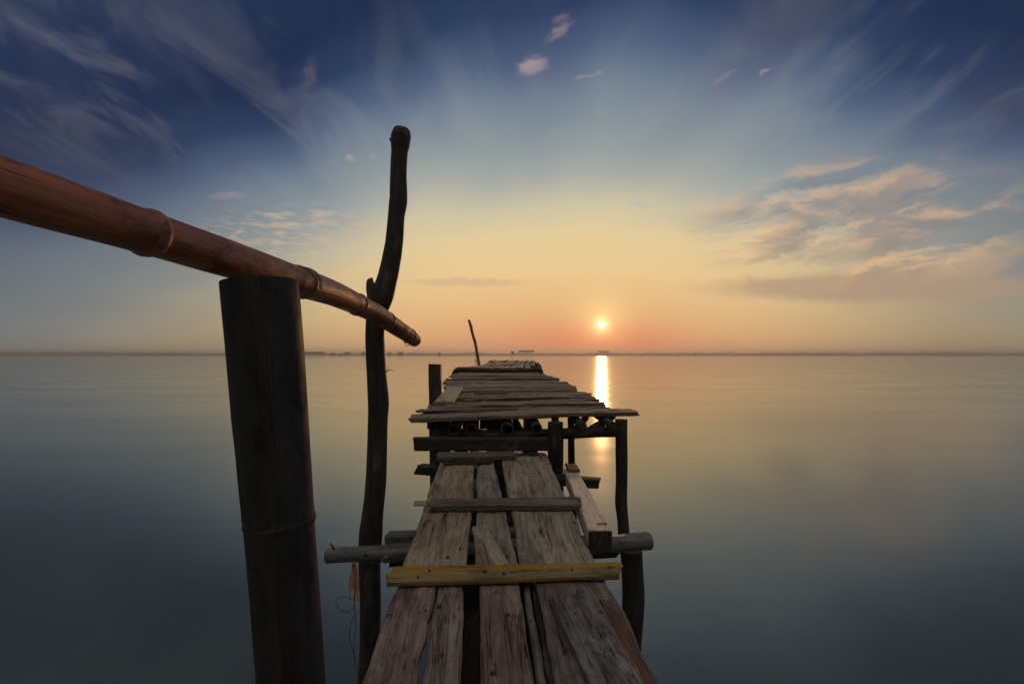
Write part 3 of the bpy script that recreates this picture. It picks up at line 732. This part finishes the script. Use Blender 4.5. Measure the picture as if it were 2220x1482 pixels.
# cross beams and posts
for xa_, xb_ in ((-.66, -.485), (-.378, -.352), (-.25, -.095)):
    plank('blocking', pl, (xa_, 3.62, dzz(3.62, -.04)), (xb_, 3.62, dzz(3.62, -.04)), .05, .05, .085, M['beam'], n=6, jag=0.004)
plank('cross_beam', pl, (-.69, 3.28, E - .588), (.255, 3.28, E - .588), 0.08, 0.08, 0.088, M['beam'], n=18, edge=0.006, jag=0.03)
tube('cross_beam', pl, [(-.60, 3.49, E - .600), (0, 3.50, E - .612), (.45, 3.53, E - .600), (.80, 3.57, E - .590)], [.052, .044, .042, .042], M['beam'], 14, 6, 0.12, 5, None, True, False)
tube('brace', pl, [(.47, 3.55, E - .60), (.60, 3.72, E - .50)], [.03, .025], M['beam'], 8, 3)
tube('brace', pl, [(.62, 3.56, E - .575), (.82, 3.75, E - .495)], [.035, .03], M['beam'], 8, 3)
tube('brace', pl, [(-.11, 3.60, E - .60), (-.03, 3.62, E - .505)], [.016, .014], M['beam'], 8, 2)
def post(px, Y, ztop, r, bend=0.0, mat='beam', name='post'):
    x = (px - 1110) / F * Y
    return tube(name, pl, [(x + bend, Y, -0.6), (x + bend * .8, Y, .3), (x + bend * .2, Y, 0.8), (x, Y, 1.2), (x - bend * .1, Y, ztop)], [r * 1.05, r * 1.05, r, r * .98, r * .95], M[mat], 14, 5, 0.09, 3)
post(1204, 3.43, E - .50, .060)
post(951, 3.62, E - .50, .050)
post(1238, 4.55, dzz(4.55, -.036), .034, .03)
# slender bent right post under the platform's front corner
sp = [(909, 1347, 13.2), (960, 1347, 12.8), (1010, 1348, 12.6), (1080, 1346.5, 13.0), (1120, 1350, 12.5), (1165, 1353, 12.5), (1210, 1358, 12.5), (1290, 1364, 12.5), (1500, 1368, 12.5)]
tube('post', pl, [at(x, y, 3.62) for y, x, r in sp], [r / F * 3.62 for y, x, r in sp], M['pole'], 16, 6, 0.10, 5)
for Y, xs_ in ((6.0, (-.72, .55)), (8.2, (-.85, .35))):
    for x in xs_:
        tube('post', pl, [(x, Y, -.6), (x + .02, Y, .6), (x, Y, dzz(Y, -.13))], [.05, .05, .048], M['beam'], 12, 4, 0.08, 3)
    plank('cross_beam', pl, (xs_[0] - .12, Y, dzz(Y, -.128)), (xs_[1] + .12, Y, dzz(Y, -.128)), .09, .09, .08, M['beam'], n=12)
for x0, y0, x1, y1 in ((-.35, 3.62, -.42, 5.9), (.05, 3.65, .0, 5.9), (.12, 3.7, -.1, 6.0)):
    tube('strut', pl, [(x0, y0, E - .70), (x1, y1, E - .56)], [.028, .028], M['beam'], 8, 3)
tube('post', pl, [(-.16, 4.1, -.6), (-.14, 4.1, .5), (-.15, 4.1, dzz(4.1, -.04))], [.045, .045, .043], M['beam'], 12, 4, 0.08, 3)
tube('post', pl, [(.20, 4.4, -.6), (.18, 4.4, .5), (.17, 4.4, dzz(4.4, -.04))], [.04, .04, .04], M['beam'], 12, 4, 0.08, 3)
for px_, y_, r_ in ((968, 3.66, .030), (1007, 3.85, .026), (1064, 3.7, .030), (1090, 4.0, .024), (1141, 3.75, .032), (1160, 3.9, .02)):
    x_ = (px_ - 1110) / F * y_
    tube('post', pl, [(x_ + .03, y_, -.5), (x_ + .01, y_, .7), (x_, y_, E - .64)], [r_, r_, r_], M['beam'], 10, 4, .12, 4)
# square left post rising above the deck
sq = thing('square_post', (-.82, 4.95, 0), 'dark square cut post standing above the left edge of the platform', 'post')
plank('timber', sq, (-.79, 4.885, -0.6), (-.826, 4.89, E - .103), .125, .125, .115, M['pole'], (0, -1, 0), n=14, edge=0.005, jag=0.010)
tube('cord', sq, [(-.758, 4.90, E - .28), (-.752, 4.86, E - .36), (-.757, 4.84, E - .42)], [.006, .006, .005], M['twig'], 6, 4)

# loose pale board on the deck
lo = thing('loose_board', (-.65, 5.0, dzz(5.0)), 'pale loose board lying aslant on the dark platform planks', 'board')
p = [dk(945, 868, .03), dk(980, 872, .03), dk(1003, 840, .03), dk(970, 838, .03)]
plank('board', lo, (p[0] + p[1]) / 2, (p[2] + p[3]) / 2, .175, .185, .026, M['pale'], DUP, n=12, edge=0.003, jag=0.008)
for q in ((955, 862), (963, 868)):
    c = dk(*q, .031); tube('nail', lo, [c - Vector((0, 0, .004)), c + Vector((0, 0, .003))], [.012, .010], M['nail'], 8, 1)

# ------------------------------------------------------------------ far platform of short lengthwise boards
fp = thing('far_platform', (-.1, 12.5, 0), 'farther deck of short lengthwise board rows at the end of the jetty', 'platform')
FA, FS = 0.286, 0.004
def fz(Y, off=0.0): return E - FA + FS * Y + off
rows = [(8.95, 10.55, -.94, .42), (10.95, 12.6, -.71, .62), (13.1, 14.9, -.72, .74), (15.5, 17.9, -.78, .83)]
for ri, (y0, y1, xl, xr) in enumerate(rows):
    nb = 9; wv_ = (xr - xl) / nb
    for i in range(nb):
        xa = xl + wv_ * (i + .5) + random.uniform(-.01, .01); o_ = random.uniform(-.016, .012) + .012 * (ri % 2)
        plank('board', fp, (xa - .05, y0 + random.uniform(-.05, .05), fz(y0, o_)), (xa + .02, y1 + random.uniform(-.04, .04), fz(y1, o_ + random.uniform(-.006, .006))), wv_ * random.uniform(.78, .86), wv_ * random.uniform(.72, .82), .03, M['slat'], n=5, edge=0.008, jag=0.02)
    for yb in (y0 + .2, y1 - .2):
        plank('cross_beam', fp, (xl - .1, yb, fz(yb, -.045)), (xr + .1, yb, fz(yb, -.045)), .08, .08, .07, M['beam'], n=8)
        for xx in (xl + .15, xr - .12):
            tube('post', fp, [(xx, yb, -.6), (xx, yb, fz(yb, -.117))], [.05, .05], M['beam'], 10, 4, 0.08, 3)
tube('front_log', fp, [(-1.10, 8.80, E - .40), (-1.05, 8.80, E - .31), (-.92, 8.80, E - .285), (-.3, 8.81, E - .302), (.25, 8.81, E - .300), (.50, 8.80, E - .292), (.545, 8.80, E - .33), (.55, 8.80, E - .40)], [.06, .062, .055, .045, .045, .058, .05, .05], M['rubber'], 12, 6, 0.06, 4, None, True, True)
tube('rail_wire', fp, [(.84, 17.8, fz(17.8, .01)), (.60, 9.3, fz(9.3, -.05))], [.004, .004], M['wire'], 5, 2)

# thin leaning pole by the far platform
tp = thing('leaning_pole', (-.42, 11.3, 0), 'thin brown pole leaning up beside the far platform', 'pole')
tube('stick', tp, [at(1075, 970, 11.3), at(1058, 880, 11.3), at(1041, 800, 11.3), at(1035, 770, 11.3), at(1030, 742, 11.3), at(1024, 722, 11.3), at(1021, 708, 11.3), at(1016.5, 693, 11.3)], [.045, .042, .038, .036, .036, .034, .036, .030], M['rail'], 10, 5, 0.12, 4)
for q in ((1036, 784, 1031, 781, 1029, 777), (1038, 792, 1031, 786, 1028, 783)):
    tube('twig', tp, [at(q[0], q[1], 11.3), at(q[2], q[3], 11.28), at(q[4], q[5], 11.26)], [.012, .009, .005], M['twig'], 5, 3)
